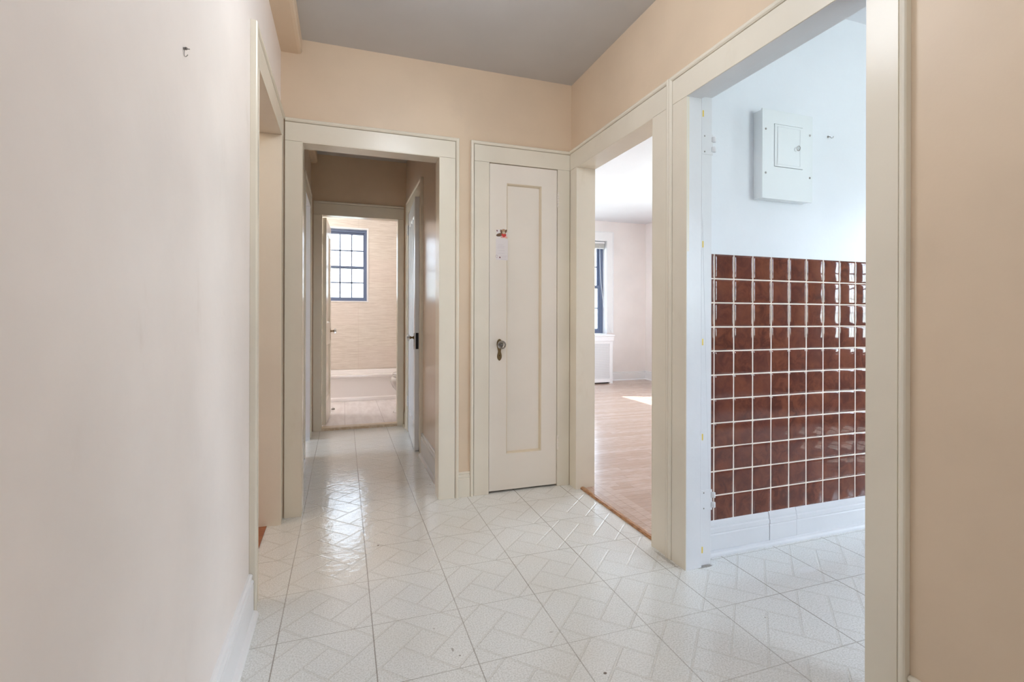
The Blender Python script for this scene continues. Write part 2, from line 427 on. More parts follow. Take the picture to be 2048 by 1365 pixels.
# ---------------------------------------------------------------- the shell
HC, KC, LC = 2.590, 2.620, 2.715      # ceilings
OH = 2.030                            # door openings
wall('wall_left', 'X', -0.32, -0.42, -2.0, 2.98, 0, 2.75, [(2.08, 2.804, 0, OH)], ['wall_left', 'wall_living'], 'peach hall wall beside the camera, brightness painted in, with a small hook')
wall('wall_right', 'X', 1.40, 1.51, -2.0, 7.38, 0, 2.75, [(0.964, 1.762, 0, OH + 0.02), (1.985, 2.793, 0, OH)], ['wall', 'kitchen_wall', 'wall_living'], 'peach hall wall with the two wide cased openings', backsel=(1.88,))
wall('wall_back', 'Y', 2.90, 2.98, -0.32, 1.40, 0, 2.75, [(-0.214, 0.538, 0, OH), (0.842, 1.298, 0, OH)], ['wall', 'wall'], 'peach wall holding the closet door and the hallway opening')
wall('wall_behind', 'Y', -2.0, -2.1, -0.42, 1.51, 0, 2.75, [(0.0, 0.72, 1.15, 2.2)], ['wall', 'wall'], 'hall wall behind the camera')
wall('wall_hallway_left', 'X', -0.29, -0.39, 2.98, 4.99, 0, 2.75, [(4.08, 4.64, 0, 2.05)], ['wall_gloss', 'wall_living'], 'narrow hallway wall with a cased bedroom doorway')
wall('wall_hallway_right', 'X', 0.59, 0.69, 2.98, 4.99, 0, 2.75, [(3.975, 4.705, 0, 2.055)], ['wall_gloss', 'wall'], 'narrow hallway wall beside the glass-knobbed door')
wall('wall_bathroom_front', 'Y', 4.99, 5.07, -3.4, 1.40, 0, 2.75, [(-0.197, 0.512, 0, 2.05)], ['wall', 'wall_living'], 'peach wall above and around the bathroom doorway')
wall('wall_bathroom_left', 'X', -1.0, -1.1, 5.07, 7.2, 0, 2.75, [], ['bath_wall', 'wall'], 'tiled bathroom side wall')
wall('wall_bathroom_right', 'X', 1.20, 1.30, 5.07, 7.2, 0, 2.75, [], ['bath_wall', 'wall'], 'tiled bathroom wall behind the toilet')
wall('wall_bathroom_back', 'Y', 7.20, 7.42, -1.1, 1.30, 0, 2.75, [(-0.265, 0.325, 1.300, 2.312)], ['bath_wall', 'wall'], 'beige striated tile wall around the bathroom window')
wall('wall_living_far', 'Y', 7.38, 7.64, 1.30, 5.12, 0, 2.80, [(3.20, 4.235, 0.80, 2.385), (1.72, 2.75, 0.80, 2.385)], ['wall_living', 'wall'], 'pink peach far wall of the living room')
wall('wall_living_side', 'X', 5.0, 5.16, 1.93, 7.38, 0, 2.80, [(4.10, 5.34, 0.80, 2.45)], ['wall_living', 'wall'], 'living room side wall with the sunny window')
wall('wall_kitchen', 'Y', 1.835, 1.93, 1.51, 5.0, 0, 2.80, [], ['kitchen_wall', 'wall_living'], 'cool white kitchen wall above the brown tile')
wall('wall_kitchen_side', 'X', 5.0, 5.16, -1.3, 1.93, 0, 2.75, [(-0.10, 0.55, 0.80, 2.20)], ['cabinet_stand_in', 'wall'], 'kitchen wall with the window, browned in place of unseen cabinets')
wall('wall_kitchen_back', 'Y', -1.3, -1.4, 1.51, 5.0, 0, 2.75, [(2.60, 3.80, 0.90, 2.15)], ['cabinet_stand_in', 'wall'], 'kitchen back wall, browned in place of unseen cabinets')
wall('wall_bedroom_side', 'X', -3.4, -3.56, 0.8, 5.07, 0, 2.75, [(3.55, 4.65, 0.85, 2.15)], ['wall_living', 'wall'], 'bedroom wall with the window')
wall('wall_bedroom_near', 'Y', 0.8, 0.7, -3.4, -0.42, 0, 2.75, [], ['wall_living', 'wall'], 'bedroom near wall')
wall('wall_bedroom_divider', 'Y', 3.35, 3.25, -3.4, -0.42, 0, 2.61, [], ['wall_living', 'wall_living'], 'wall between the two bedrooms')
def slab(name, x0, x1, y0, y1, z0, z1, mat, label): return MB().box(x0, x1, y0, y1, z0, z1).build(name, mat, label=label, **S)
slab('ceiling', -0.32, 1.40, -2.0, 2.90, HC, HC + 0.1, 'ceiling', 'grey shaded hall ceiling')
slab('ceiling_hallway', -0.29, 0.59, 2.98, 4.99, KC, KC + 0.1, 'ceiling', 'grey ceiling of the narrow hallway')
slab('ceiling_bathroom', -1.0, 1.20, 5.07, 7.20, KC, KC + 0.1, 'ceiling_white', 'bathroom ceiling')
slab('ceiling_kitchen', 1.51, 5.0, -1.3, 1.835, KC, KC + 0.1, 'ceiling_white', 'white kitchen ceiling')
slab('ceiling_living', 1.51, 5.0, 1.93, 7.38, LC, LC + 0.08, 'ceiling_white', 'white living room ceiling')
slab('ceiling_bedroom', -3.4, -0.42, 0.8, 4.99, KC, KC + 0.1, 'ceiling_white', 'bedroom ceiling')
fl = MB()
# rectangles of one vinyl sheet that meet edge to edge
for r in ((-0.37, 1.42, -2.0, 2.90), (1.42, 5.0, -1.3, 1.835), (-0.29, 0.59, 2.90, 5.02), (-0.37, -0.29, 4.0, 4.72)):
    fl.box(*r, -0.05, 0.0)
fl.build('floor', 'vinyl', label='cream embossed vinyl tile floor of hall and kitchen', **S)
lf = MB().box(1.446, 5.0, 1.93, 7.38, -0.05, 0.006)
lf.build('floor_living', 'oak', label='glossy oak strip floor of the living room', **S)
slab('floor_door_gap', 0.59, 0.69, 2.98, 4.99, -0.05, -0.0003, 'vinyl', 'floor under the hallway side door')
slab('floor_closet', 0.69, 1.40, 2.90, 4.99, -0.05, -0.0005, 'vinyl', 'closet floor')
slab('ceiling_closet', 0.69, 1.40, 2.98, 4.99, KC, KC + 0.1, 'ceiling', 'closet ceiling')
slab('floor_bathroom', -1.0, 1.20, 5.07, 7.20, -0.05, 0.018, 'bath_floor', 'pale plank tile floor of the bathroom')
slab('floor_bedroom', -3.4, -0.37, 0.8, 4.99, -0.05, 0.004, 'red_wood', 'red brown wood floor past the hall wall opening')
# thresholds
def ed(name, prof, fn, a, b, mat, label): return MB().prism(prof, fn, a, b, 0).build(name, mat, label=label, **S)
ed('trim_threshold_living', [(0, 0), (0, 0.007), (0.006, 0.013), (0.02, 0.013), (0.034, 0.006), (0.034, 0)], lambda a, z, t: (1.416 + a, t, z), 1.985, 2.793, 'oak_edge', 'brown oak threshold strip at the living room opening')
ed('trim_threshold_bathroom', [(0, 0), (0, 0.020), (0.006, 0.026), (0.095, 0.026), (0.101, 0.018), (0.101, 0)], lambda a, z, t: (t, 4.975 + a, z), -0.195, 0.510, 'saddle', 'tan saddle in the bathroom doorway')

# ---------------------------------------------------------------- casings, jambs, baseboards
def mapper(axis, plane, sgn):
    return (lambda s, t, z: (plane + sgn * t, s, z)) if axis == 'X' else (lambda s, t, z: (s, plane + sgn * t, z))
def casing(name, axis, plane, sgn, a, b, h, label, w_=0.116, top=0.122, lo=None, hi=None, mat='trim', flat=0.0165, parent=None, wa=None, wb=None):
    """three flat boards and a raised back band round an opening a..b, clipped at lo/hi"""
    mp = mapper(axis, plane, sgn); B = MB()
    wa = w_ if wa is None else wa; wb = w_ if wb is None else wb
    la, lb = a - wa, b + wb
    if lo is not None: la = max(la, lo)
    if hi is not None: lb = min(lb, hi)
    def bx(s0, s1, z0, z1, t):
        q = [mp(s, tt, z) for s in (s0, s1) for tt in (0, t) for z in (z0, z1)]
        xs, ys, zs = zip(*q); B.box(min(xs), max(xs), min(ys), max(ys), min(zs), max(zs))
    bw = 0.020
    ta = bw if (lo is None or a - wa >= lo) else 0.0
    tb = bw if (hi is None or b + wb <= hi) else 0.0
    ia, ib = (0.0222 if ta else 0), (0.0222 if tb else 0)
    bx(la + ia, a, 0, h - 0.0008, flat - 0.001); bx(b, lb - ib, 0, h - 0.0008, flat - 0.001)
    bx(la + ia, lb - ib, h, h + top - 0.0222, flat)
    # back band: mitred U with a soft rounded section (q = distance in from the outer edge)
    prof = [(0.0, 0.0), (0.0, 0.019), (0.003, 0.0235), (0.008, 0.0245), (0.014, 0.0225), (0.019, 0.0175), (0.020, 0.014), (0.020, 0.0)]
    def ring(ss, zz, qs, qz, tt): return None
    path = []
    if ta: path += [('v', la, 0), ('c', la, h + top)]
    else: path += [('e', la, h + top)]
    if tb: path += [('c2', lb, h + top), ('v2', lb, 0)]
    else: path += [('e2', lb, h + top)]
    R = []
    for kind_, s_, z_ in path:
        r = []
        for q, t in prof:
            ds = {'v': q, 'c': q, 'e': 0, 'c2': -q, 'v2': -q, 'e2': 0}[kind_]
            dz = {'v': 0, 'c': -q, 'e': -q, 'c2': -q, 'v2': 0, 'e2': -q}[kind_]
            r.append(mp(s_ + ds, t, z_ + dz))
        R.append(r)
    B.rings(R, 0, False)
    return B.build(name, mat, parent=parent, bevel=0.0012, label=label, **S)
def jamb(name, axis, p0, p1, a, b, h, label, mat='trim', th=0.018, stop=None, side='both'):
    """lining boards standing in front of the wall ends: inner faces exactly at a, b, h"""
    B = MB()
    def bx(pa, pb, s0, s1, z0, z1):
        if axis == 'X': B.box(pa, pb, s0, s1, z0, z1)
        else: B.box(s0, s1, pa, pb, z0, z1)
    e = 0.0005
    # boards lie on the reveals; the wall holes are cut to the inner faces so keep them thin
    bx(p0, p1, a, a + 0.004, 0, h - 0.004); bx(p0, p1, b - 0.004, b, 0, h - 0.004); bx(p0, p1, a, b, h - 0.004, h)
    if stop:
        q0, q1, d = stop
        bx(q0, q1, a + 0.004, a + 0.004 + d, 0, h - 0.004); bx(q0, q1, b - 0.004 - d, b - 0.004, 0, h - 0.004); bx(q0, q1, a + 0.004, b - 0.004, h - 0.004 - d, h - 0.004)
    return B.build(name, mat, bevel=0.001, label=label, **S)

casing('trim_casing_hallway', 'Y', 2.90, -1, -0.214, 0.538, OH, 'cream casing around the hallway opening', lo=-0.298)
jamb('trim_jamb_hallway', 'Y', 2.8835, 3.0, -0.214, 0.538, OH, 'lining of the hallway opening', 'trim')
casing('trim_casing_closet', 'Y', 2.90, -1, 0.842, 1.298, OH, 'cream casing around the closet door', hi=1.3835)
casing('trim_casing_left', 'X', -0.32, 1, 2.08, 2.804, OH, 'cream casing around the bedroom opening in the pale wall', w_=0.095, hi=2.8835, top=0.128)
jamb('trim_jamb_left', 'X', -0.43, -0.3035, 2.08, 2.804, OH, 'lining of the bedroom opening in the pale wall', 'trim')
casing('trim_casing_living', 'X', 1.40, -1, 1.985, 2.793, OH, 'cream casing around the living room opening', hi=2.8835, wa=0.1235, top=0.126)
jamb('trim_jamb_living', 'X', 1.3835, 1.515, 1.985, 2.793, OH, 'lining of the living room opening', 'trim')
casing('trim_casing_kitchen', 'X', 1.40, -1, 0.982, 1.744, OH, 'cream casing around the kitchen opening', wa=0.107, wb=0.1165, top=0.126)
# kitchen jamb with a door rabbet, the remains of a removed door on it
B = MB()
B.box(1.3868, 1.463, 1.7432, 1.762, 0, OH + 0.02); B.box(1.3868, 1.463, 0.964, 0.9828, 0, OH + 0.02); B.box(1.3868, 1.463, 0.9828, 1.7432, OH - 0.0008, OH + 0.02)
B.box(1.463, 1.530, 1.759, 1.762, 0, OH + 0.02); B.box(1.463, 1.530, 0.964, 0.967, 0, OH + 0.02)
B.box(1.463, 1.530, 0.967, 1.759, OH + 0.017, OH + 0.02)
B.box(1.4632, 1.4685, 1.7445, 1.7588, 0, OH + 0.016)           # bead along the rabbet edge
kj = B.build('trim_jamb_kitchen', 'trim_white', bevel=0.0012, label='white kitchen door frame with leftover hinge halves', **S)
# what is left of the removed kitchen door: hinge halves and bare brass-coloured patches
for hz in (1.842, 0.283):
    H = MB()
    H.box(1.470, 1.5345, 1.7565, 1.7592, hz - 0.045, hz + 0.045)
    for k in (-1, 1): H.lathe([(0, 0.006), (0.003, 0.0075), (0.021, 0.0075), (0.024, 0.006)], (1.5385, 1.752, hz + k * 0.0215 - 0.012), (0, 0, 1), 12)
    for k in (-1, 1): H.box(1.528, 1.5385, 1.752, 1.758, hz + k * 0.0215 - 0.011, hz + k * 0.0215 + 0.011)
    h = H.build('hinge_half', 'trim_white', parent=kj, bevel=0.0008)
    sc_ = MB()
    for dz in (-0.034, 0.034): sc_.lathe([(0, 0.0035), (0.0012, 0.003)], (1.490, 1.7565, hz + dz), (0, -1, 0), 10)
    sc_.build('screw', 'steel', parent=h)
for hz in (1.974, 1.403, 0.976, 0.561, 0.068):
    G_ = MB()
    G_.box(1.4702, 1.4865, 1.7578, 1.7592, hz - 0.014, hz + 0.014)
    g_ = G_.build('bare_patch', 'gold', parent=kj, bevel=0.001)
    MB().box(1.476, 1.4785, 1.7572, 1.7580, hz - 0.006, hz + 0.007).build('slot', 'dark', parent=g_)

casing('trim_casing_bathroom', 'Y', 4.99, -1, -0.197, 0.512, 2.05, 'cream casing around the bathroom doorway', lo=-0.268, hi=0.568, top=0.128)
jamb('trim_jamb_bathroom', 'Y', 4.9735, 5.075, -0.197, 0.512, 2.05, 'lining of the bathroom doorway', 'trim')
casing('trim_casing_bedroom', 'X', -0.29, 1, 4.08, 4.64, 2.05, 'casing around the hallway bedroom doorway', w_=0.105, top=0.128)
jamb('trim_jamb_bedroom', 'X', -0.40, -0.2735, 4.08, 4.64, 2.05, 'lining of the hallway bedroom doorway', 'trim_white')
casing('trim_casing_hallway_door', 'X', 0.59, -1, 3.975, 4.705, 2.055, 'casing around the glass-knobbed hallway door', w_=0.112, top=0.125)

def soffit(name, x0, x1, y0, y1, z0, z1, label):
    pr_ = [(x0, z1), (x0, z0), (x1 - 0.018, z0), (x1 - 0.006, z0 + 0.004), (x1, z0 + 0.014), (x1, z1)]
    return MB().prism(pr_, lambda a, z, t: (a, t, z), y0, y1).build(name, 'wall', label=label, **S)
soffit('beam_hall', -0.32, -0.216, -2.0, 2.90, 2.508, HC, 'peach boxed beam along the left wall under the ceiling')
soffit('beam_hallway', -0.29, -0.235, 2.98, 4.99, 2.535, KC, 'boxed beam in the narrow hallway')

BP = [(0, 0), (0.016, 0), (0.016, 0.112), (0.0135, 0.116), (0.0165, 0.121), (0.0165, 0.127), (0.011, 0.131), (0.009, 0.139), (0.013, 0.143), (0.0125, 0.149), (0.006, 0.153), (0, 0.153)]
QR = [(0.016, 0), (0.033, 0), (0.033, 0.006), (0.030, 0.013), (0.024, 0.018), (0.016, 0.020)]
def baseboard(name, axis, plane, sgn, s0, s1, label, mat='trim', h=1.0, quarter=True, d=1.0):
    mp = mapper(axis, plane, sgn); B = MB()
    B.prism([(t * d, z * h) for t, z in BP], lambda t, z, s: mp(s, t, z), s0, s1)
    if quarter: B.prism([(t * d, z) for t, z in QR], lambda t, z, s: mp(s, t, z), s0, s1)
    return B.build(name, mat, label=label, **S)
baseboard('baseboard_left', 'X', -0.32, 1, -2.0, 1.983, 'white baseboard along the pale peach wall', 'trim_pure')
baseboard('baseboard_right', 'X', 1.40, -1, -2.0, 0.873, 'baseboard of the dim peach wall', 'trim')
baseboard('baseboard_back', 'Y', 2.90, -1, 0.655, 0.725, 'short baseboard between the two casings', 'trim', 0.98, False)
baseboard('baseboard_hallway_right', 'X', 0.59, -1, 2.98, 3.862, 'white baseboard in the narrow hallway', 'trim_white', 1.15)
baseboard('baseboard_hallway_left', 'X', -0.29, 1, 2.98, 3.974, 'baseboard opposite the glass-knobbed door', 'trim_white', 1.1)
baseboard('baseboard_hallway_corner', 'X', 0.59, -1, 4.818, 4.973, 'baseboard stub by the bathroom casing', 'trim', 1.0)
baseboard('baseboard_living_far', 'Y', 7.38, -1, 4.185, 5.0, 'white baseboard of the living room', 'trim_pure', 1.0)
baseboard('baseboard_living_side', 'X', 5.0, -1, 1.93, 7.36, 'living room side baseboard', 'trim_pure', 1.0)
baseboard('baseboard_behind', 'Y', -2.0, 1, -0.28, 1.36, 'baseboard behind the camera', 'trim')
# kitchen baseboard: three lengths with open joints, and a round shoe moulding
mp = mapper('Y', 1.835, -1); KB = MB()
KP = [(0, 0), (0.015, 0), (0.016, 0.090), (0.013, 0.096), (0.017, 0.101), (0.017, 0.118), (0.012, 0.123), (0.013, 0.134), (0.010, 0.145), (0.006, 0.156), (0, 0.157)]
for s0, s1, dd in ((1.531, 1.925, 0), (1.9275, 2.095, 0.0022), (2.098, 5.0, 0.0008)):
    KB.prism([(t + (dd if t > 0 else 0), z) for t, z in KP], lambda t, z, s: mp(s, t, z), s0, s1)
KB.prism([(0.016, 0), (0.034, 0), (0.0335, 0.008), (0.029, 0.016), (0.022, 0.020), (0.016, 0.021)], lambda t, z, s: mp(s, t, z), 1.531, 5.0)
KB.build('baseboard_kitchen', 'trim_white', label='thickly painted white kitchen baseboard with open joints', **S)
# dirt in the corner where the kitchen frame meets the floor, a few marks on the vinyl
# ---------------------------------------------------------------- kitchen wall tile
TW, TH = 0.11235, 0.1105
X0, ZT = 1.606, 1.261
G = MB(); G.box(1.531, 4.998, 1.8285, 1.8349, 0.150, 1.372)
T = MB(); tint = []
def tile(xa, xb, za, zb):
    g = 0.0017; xa += g; xb -= g; za += g; zb -= g
    if xb - xa < 0.012: return
    y = 1.8265; dx, dz = random.gauss(0, 0.0022), random.gauss(0, 0.0022); e = 0.0035; W_, H_ = xb - xa, zb - za
    N = 6; vv, ff = [], []
    for j in range(N + 1):
        for i in range(N + 1):
            # grid denser near the edge
            def pos(k, L): return {0: 0, 1: e, 2: e * 3, N: L, N - 1: L - e, N - 2: L - e * 3}.get(k, L / 2)
            px, pz = pos(i, W_), pos(j, H_)
            ed_ = min(px, W_ - px, pz, H_ - pz)
            dep = 0.0028 if ed_ <= 0 else (0.0008 if ed_ <= e * 1.01 else 0.0)
            pil = -0.00018 * (1 - ((px / W_ - 0.5) ** 2 + (pz / H_ - 0.5) ** 2) * 2)
            yy = y + dep + pil + dx * (px / W_ - 0.5) * 0.1 * 1.2 + dz * (pz / H_ - 0.5) * 0.12
            vv.append((xa + px, yy, za + pz))
    for j in range(N):
        for i in range(N): ff.append((j * (N + 1) + i, j * (N + 1) + i + 1, (j + 1) * (N + 1) + i + 1, (j + 1) * (N + 1) + i))
    T.add(vv, ff, 0, True); tint.extend([random.random()] * len(vv))
xs = [1.531] + [X0 + k * TW for k in range(0, 31) if X0 + k * TW < 4.98] + [4.998]
zs = [0.151] + [ZT - k * TH for k in range(9, -1, -1)] + [1.3755]
for i in range(len(xs) - 1):
    for j in range(len(zs) - 1): tile(xs[i], xs[i + 1], zs[j], zs[j + 1])
wt = G.build('wall_kitchen_tile_grout', 'grout', label='pale grout bed of the brown tile wainscot', **S)
wt['kind'] = 'structure'
to = T.build('glazed_tiles', 'glaze', parent=wt)
at = to.data.attributes.new('tint', 'FLOAT', 'POINT')
for k, v_ in enumerate(tint): at.data[k].value = v_

# ---------------------------------------------------------------- doors
def escutcheon(parent, mapf, s, z, hgt=0.132, t=0.003):
    """shaped back plate: wide rounded top, waist, oval foot; mapf(s, t, z)"""
    out = []
    n = 28
    for k in range(n):
        a = k / n
        # half-width along height, top to bottom
    prof = [(0.0, 0.002), (0.03, 0.009), (0.08, 0.0135), (0.16, 0.0175), (0.26, 0.0185), (0.36, 0.0165), (0.46, 0.0125), (0.54, 0.0095), (0.60, 0.0095), (0.68, 0.0125), (0.77, 0.0150), (0.86, 0.0145), (0.93, 0.011), (0.975, 0.006), (1.0, 0.0015)]
    L = [(s - w_, z + hgt * 0.5 - hgt * q) for q, w_ in prof]; R_ = [(s + w_, z + hgt * 0.5 - hgt * q) for q, w_ in reversed(prof)]
    B = MB(); B.prism(L + R_, lambda a, b, tt: mapf(a, tt, b), 0, t)
    e = B.build('escutcheon', 'brass', parent=parent, bevel=0.0012)
    K = MB(); c = mapf(s, t, z - hgt * 0.26); ax = Vector(mapf(s, 1, 0)) - Vector(mapf(s, 0, 0))
    K.lathe([(0, 0.003), (0.0006, 0.003)], c, ax, 12); K.build('keyhole', 'dark', parent=e)
    return e
def knob(parent, org, ax, r=0.0265, mat='knob_glass'):
    ax = Vector(ax).normalized(); o = Vector(org)
    k0 = MB(); k0.lathe([(0, 0.0125), (0.005, 0.0125), (0.008, 0.0085), (0.018, 0.0075), (0.024, 0.0095), (0.028, 0.0135), (0.0315, 0.0135)], o, ax, 18)
    sh = k0.build('knob_shank', 'brass', parent=parent)
    g = MB(); g.lathe([(0.0315, 0.010), (0.034, r * 0.72), (0.040, r), (0.049, r), (0.055, r * 0.80), (0.059, r * 0.45), (0.0585, 0.002)], o, ax, 12, smooth=False)
    g.build('glass_knob', mat, parent=parent)
    c = MB(); c.lathe([(0.0322, 0.0055), (0.046, 0.005), (0.0495, 0.001)], o, ax, 12); c.build('knob_core', 'steel', parent=sh)

def hinge(parent, x, y, z, mat='door', L=0.085, r=0.0058, n=5):
    B = MB()
    for k in range(n):
        B.lathe([(0, r * 0.9), (0.0012, r), (L / n - 0.0025, r), (L / n - 0.0012, r * 0.9)], (x, y, z - L / 2 + k * L / n), (0, 0, 1), 12)
    B.lathe([(0, r * 0.6), (0.003, r * 0.9), (0.006, r * 0.5)], (x, y, z + L / 2), (0, 0, 1), 10)
    B.lathe([(0, r * 0.6), (0.003, r * 0.9), (0.006, r * 0.5)], (x, y, z - L / 2), (0, 0, -1), 10)
    return B.build('hinge', mat, parent=parent)

def panelled(B, u0, u1, z0, z1, openings, fn, depth, slope=0.010, rec=0.0125, smi=0):
    """door face at t=0 with sunk panels, body back to t=-depth. fn(u, t, z)"""
    us = sorted({u0, u1, *[o[0] for o in openings], *[o[1] for o in openings]}); zs_ = sorted({z0, z1, *[o[2] for o in openings], *[o[3] for o in openings]})
    for i in range(len(us) - 1):
        for j in range(len(zs_) - 1):
            cu, cz = (us[i] + us[i + 1]) / 2, (zs_[j] + zs_[j + 1]) / 2
            if any(o[0] < cu < o[1] and o[2] < cz < o[3] for o in openings): continue
            B.add([fn(us[i], 0, zs_[j]), fn(us[i + 1], 0, zs_[j]), fn(us[i + 1], 0, zs_[j + 1]), fn(us[i], 0, zs_[j + 1])], [(0, 1, 2, 3)])
    for a, b, c, d in openings:
        steps = [(0, 0), (0.0015, -0.003), (0.005, -0.0045), (slope, -rec)]
        pr_ = None
        for q, t in steps:
            r = [fn(a + q, t, c + q), fn(b - q, t, c + q), fn(b - q, t, d - q), fn(a + q, t, d - q)]
            if pr_: B.add(pr_ + r, [(k, (k + 1) % 4, 4 + (k + 1) % 4, 4 + k) for k in range(4)], smi)
            pr_ = r
        B.add(pr_, [(0, 1, 2, 3)])
    q = [(u0, z0), (u1, z0), (u1, z1), (u0, z1)]
    B.add([fn(a, 0, b) for a, b in q] + [fn(a, -depth, b) for a, b in q], [(k, (k + 1) % 4, 4 + (k + 1) % 4, 4 + k) for k in range(4)] + [(4, 5, 6, 7)])

# closet door, flush in its casing
door1 = root('door_1', (1.07, 2.893, 0), label='ivory one-panel closet door with a glass knob', **S)
def f1(u, t, z): return (u - 1.07, -t, z)
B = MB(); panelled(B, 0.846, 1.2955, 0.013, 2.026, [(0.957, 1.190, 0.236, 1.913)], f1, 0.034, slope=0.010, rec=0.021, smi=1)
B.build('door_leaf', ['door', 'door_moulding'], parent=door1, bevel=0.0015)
es = escutcheon(door1, f1, 0.911, 0.881, 0.134); knob(door1, f1(0.911, 0.003, 0.914), (0, -1, 0))
hinge(door1, 1.3005 - 1.07, -0.0085, 1.834, 'door'); hinge(door1, 1.3005 - 1.07, -0.0085, 0.281, 'door')
MB().box(0.842, 1.298, 2.945, 2.955, 0, OH).build('trim_closet_shade_sheet', 'dark', label='dark sheet standing in for the shade behind the closet door', **S)  # dark sheet puts shade behind the door gaps

# hallway door, hinged at its far edge and standing slightly open
door2 = root('door_2', (0.5805, 4.700, 0), rotz=math.radians(-3.0), label='white three-panel hallway door standing slightly open', **S)
def f2(u, t, z): return (-t, -u, z)          # u from hinge towards the camera, face towards -x
B = MB(); panelled(B, 0.004, 0.722, 0.012, 2.048, [(0.105, 0.255, 0.20, 1.915), (0.285, 0.435, 0.20, 1.915), (0.465, 0.615, 0.20, 1.915)], f2, 0.035, slope=0.014, rec=0.013)
B.build('door_leaf', 'trim_white', parent=door2, bevel=0.001)
escutcheon(door2, f2, 0.660, 0.885, 0.134); knob(door2, f2(0.660, 0.003, 0.915), (-1, 0, 0))
MB().box(0.006, 0.029, -0.7232, -0.7218, 0.825, 0.955).build('latch_plate', 'dark_metal', parent=door2)
hinge(door2, -0.006, 0.004, 1.90, 'trim_white'); hinge(door2, -0.006, 0.004, 0.29, 'trim_white')

# bathroom door, open into the bathroom
door3 = root('door_3', (-0.1925, 5.080, 0), rotz=math.radians(-2.4), label='cream bathroom door standing wide open', **S)
def f3(u, t, z): return (0.036 + t, u, z)
B = MB(); panelled(B, 0.002, 0.660, 0.034, 2.040, [(0.11, 0.55, 0.25, 0.80), (0.11, 0.55, 1.02, 1.92)], f3, 0.036, slope=0.014, rec=0.013)
B.build('door_leaf', 'trim', parent=door3, bevel=0.001)
escutcheon(door3, f3, 0.600, 0.895, 0.134); knob(door3, f3(0.600, 0.003, 0.928), (1, 0, 0))
for hz in (1.83, 1.02, 0.29): hinge(door3, -0.004, -0.005, hz, 'trim')

# ---------------------------------------------------------------- windows
def window(name, axis, p_in, s0, s1, z0, z1, sgn, label, cols, rows_top, rows_bot, fw=0.045, sw=0.04, mid=0.5, mun=0.014, pane='pane'):
    """double-hung window; p_in: inner face of the frame; sgn: outward direction"""
    r = root(name, (0, 0, 0), label=label, **S)
    mp = mapper(axis, p_in, sgn)
    def bx(B, a, b, c, d, t0, t1):
        q = [mp(a, t0, c), mp(b, t1, d)]; B.box(q[0][0], q[1][0], q[0][1], q[1][1], c, d)
    F = MB(); bx(F, s0, s0 + fw, z0, z1, 0, 0.08); bx(F, s1 - fw, s1, z0, z1, 0, 0.08); bx(F, s0 + fw, s1 - fw, z0, z0 + fw * 0.7, 0, 0.08); bx(F, s0 + fw, s1 - fw, z1 - fw, z1, 0, 0.08)
    F.build('window_frame', 'window_frame', parent=r, bevel=0.0015)
    zm = z0 + (z1 - z0) * mid; a, b = s0 + fw, s1 - fw
    for tag_, c, d, t0, rows in (('lower', z0 + fw * 0.7, zm + sw * 0.5, 0.008, rows_bot), ('upper', zm - sw * 0.5, z1 - fw, 0.042, rows_top)):
        Q = MB(); t1 = t0 + 0.028; rb = sw * 0.55
        bx(Q, a, a + rb, c, d, t0, t1); bx(Q, b - rb, b, c, d, t0, t1); bx(Q, a + rb, b - rb, c, c + sw * 0.8, t0, t1); bx(Q, a + rb, b - rb, d - sw * 0.8, d, t0, t1)
        ga, gb, gc, gd = a + rb, b - rb, c + sw * 0.8, d - sw * 0.8
        for k in range(1, cols):
            x = ga + (gb - ga) * k / cols; bx(Q, x - mun / 2, x + mun / 2, gc, gd, t0 + 0.006, t1 - 0.006)
        for k in range(1, rows):
            z = gc + (gd - gc) * k / rows; bx(Q, ga, gb, z - mun / 2, z + mun / 2, t0 + 0.006, t1 - 0.006)
        sash = Q.build('sash', 'window_frame', parent=r, bevel=0.001)
        P_ = MB(); bx(P_, ga, gb, gc, gd, t0 + 0.012, t0 + 0.016); P_.build('pane', pane, parent=sash)
    return r
window('window_1', 'Y', 7.285, -0.255, 0.322, 1.303, 2.309, 1, 'bathroom window with a blue-grey grid frame', 3, 2, 2, fw=0.036, sw=0.034, mid=0.475, mun=0.0175, pane='pane_frosted_dim')
# white edging of the bathroom window reveal
B = MB(); mpb = mapper('Y', 7.20, -1)
for a, b, c, d in ((-0.270, -0.2545, 1.290, 2.325), (0.3145, 0.334, 1.290, 2.325), (-0.2545, 0.3145, 1.290, 1.3035), (-0.2545, 0.3145, 2.3085, 2.325)): B.box(a, b, 7.192, 7.284, c, d)
B.build('trim_window_bathroom', 'trim_pure', bevel=0.001, label='white edging of the bathroom window', **S)
window('window_2', 'Y', 7.505, 3.205, 4.228, 0.805, 2.38, 1, 'living room window with a dark frame above the radiator cover', 3, 2, 2, fw=0.062, sw=0.05, mid=0.51, mun=0.018, pane='pane_frosted_dim')
window('added_window_9', 'Y', -1.36, 2.605, 3.795, 0.905, 2.145, -1, 'added back window that brightens the kitchen', 3, 2, 2, pane='pane_slight_dim')  # unseen window added to light the kitchen from behind
window('window_3', 'X', 5.06, 4.105, 5.335, 0.805, 2.445, 1, 'sunny side window of the living room', 3, 2, 2, pane='pane_slight_dim')
window('window_4', 'X', 5.06, -0.095, 0.545, 0.805, 2.195, 1, 'kitchen window', 3, 2, 2, pane='pane_slight_dim')
window('window_5', 'X', -3.46, 3.555, 4.645, 0.855, 2.145, -1, 'bedroom window', 3, 2, 2, pane='pane_slight_dim')
window('added_window_6', 'Y', 7.505, 1.725, 2.745, 0.805, 2.38, 1, 'added second far window that brightens the living room', 3, 2, 2, fw=0.062, sw=0.05, mid=0.51, pane='pane_dim')  # hidden window added for more light in the living room
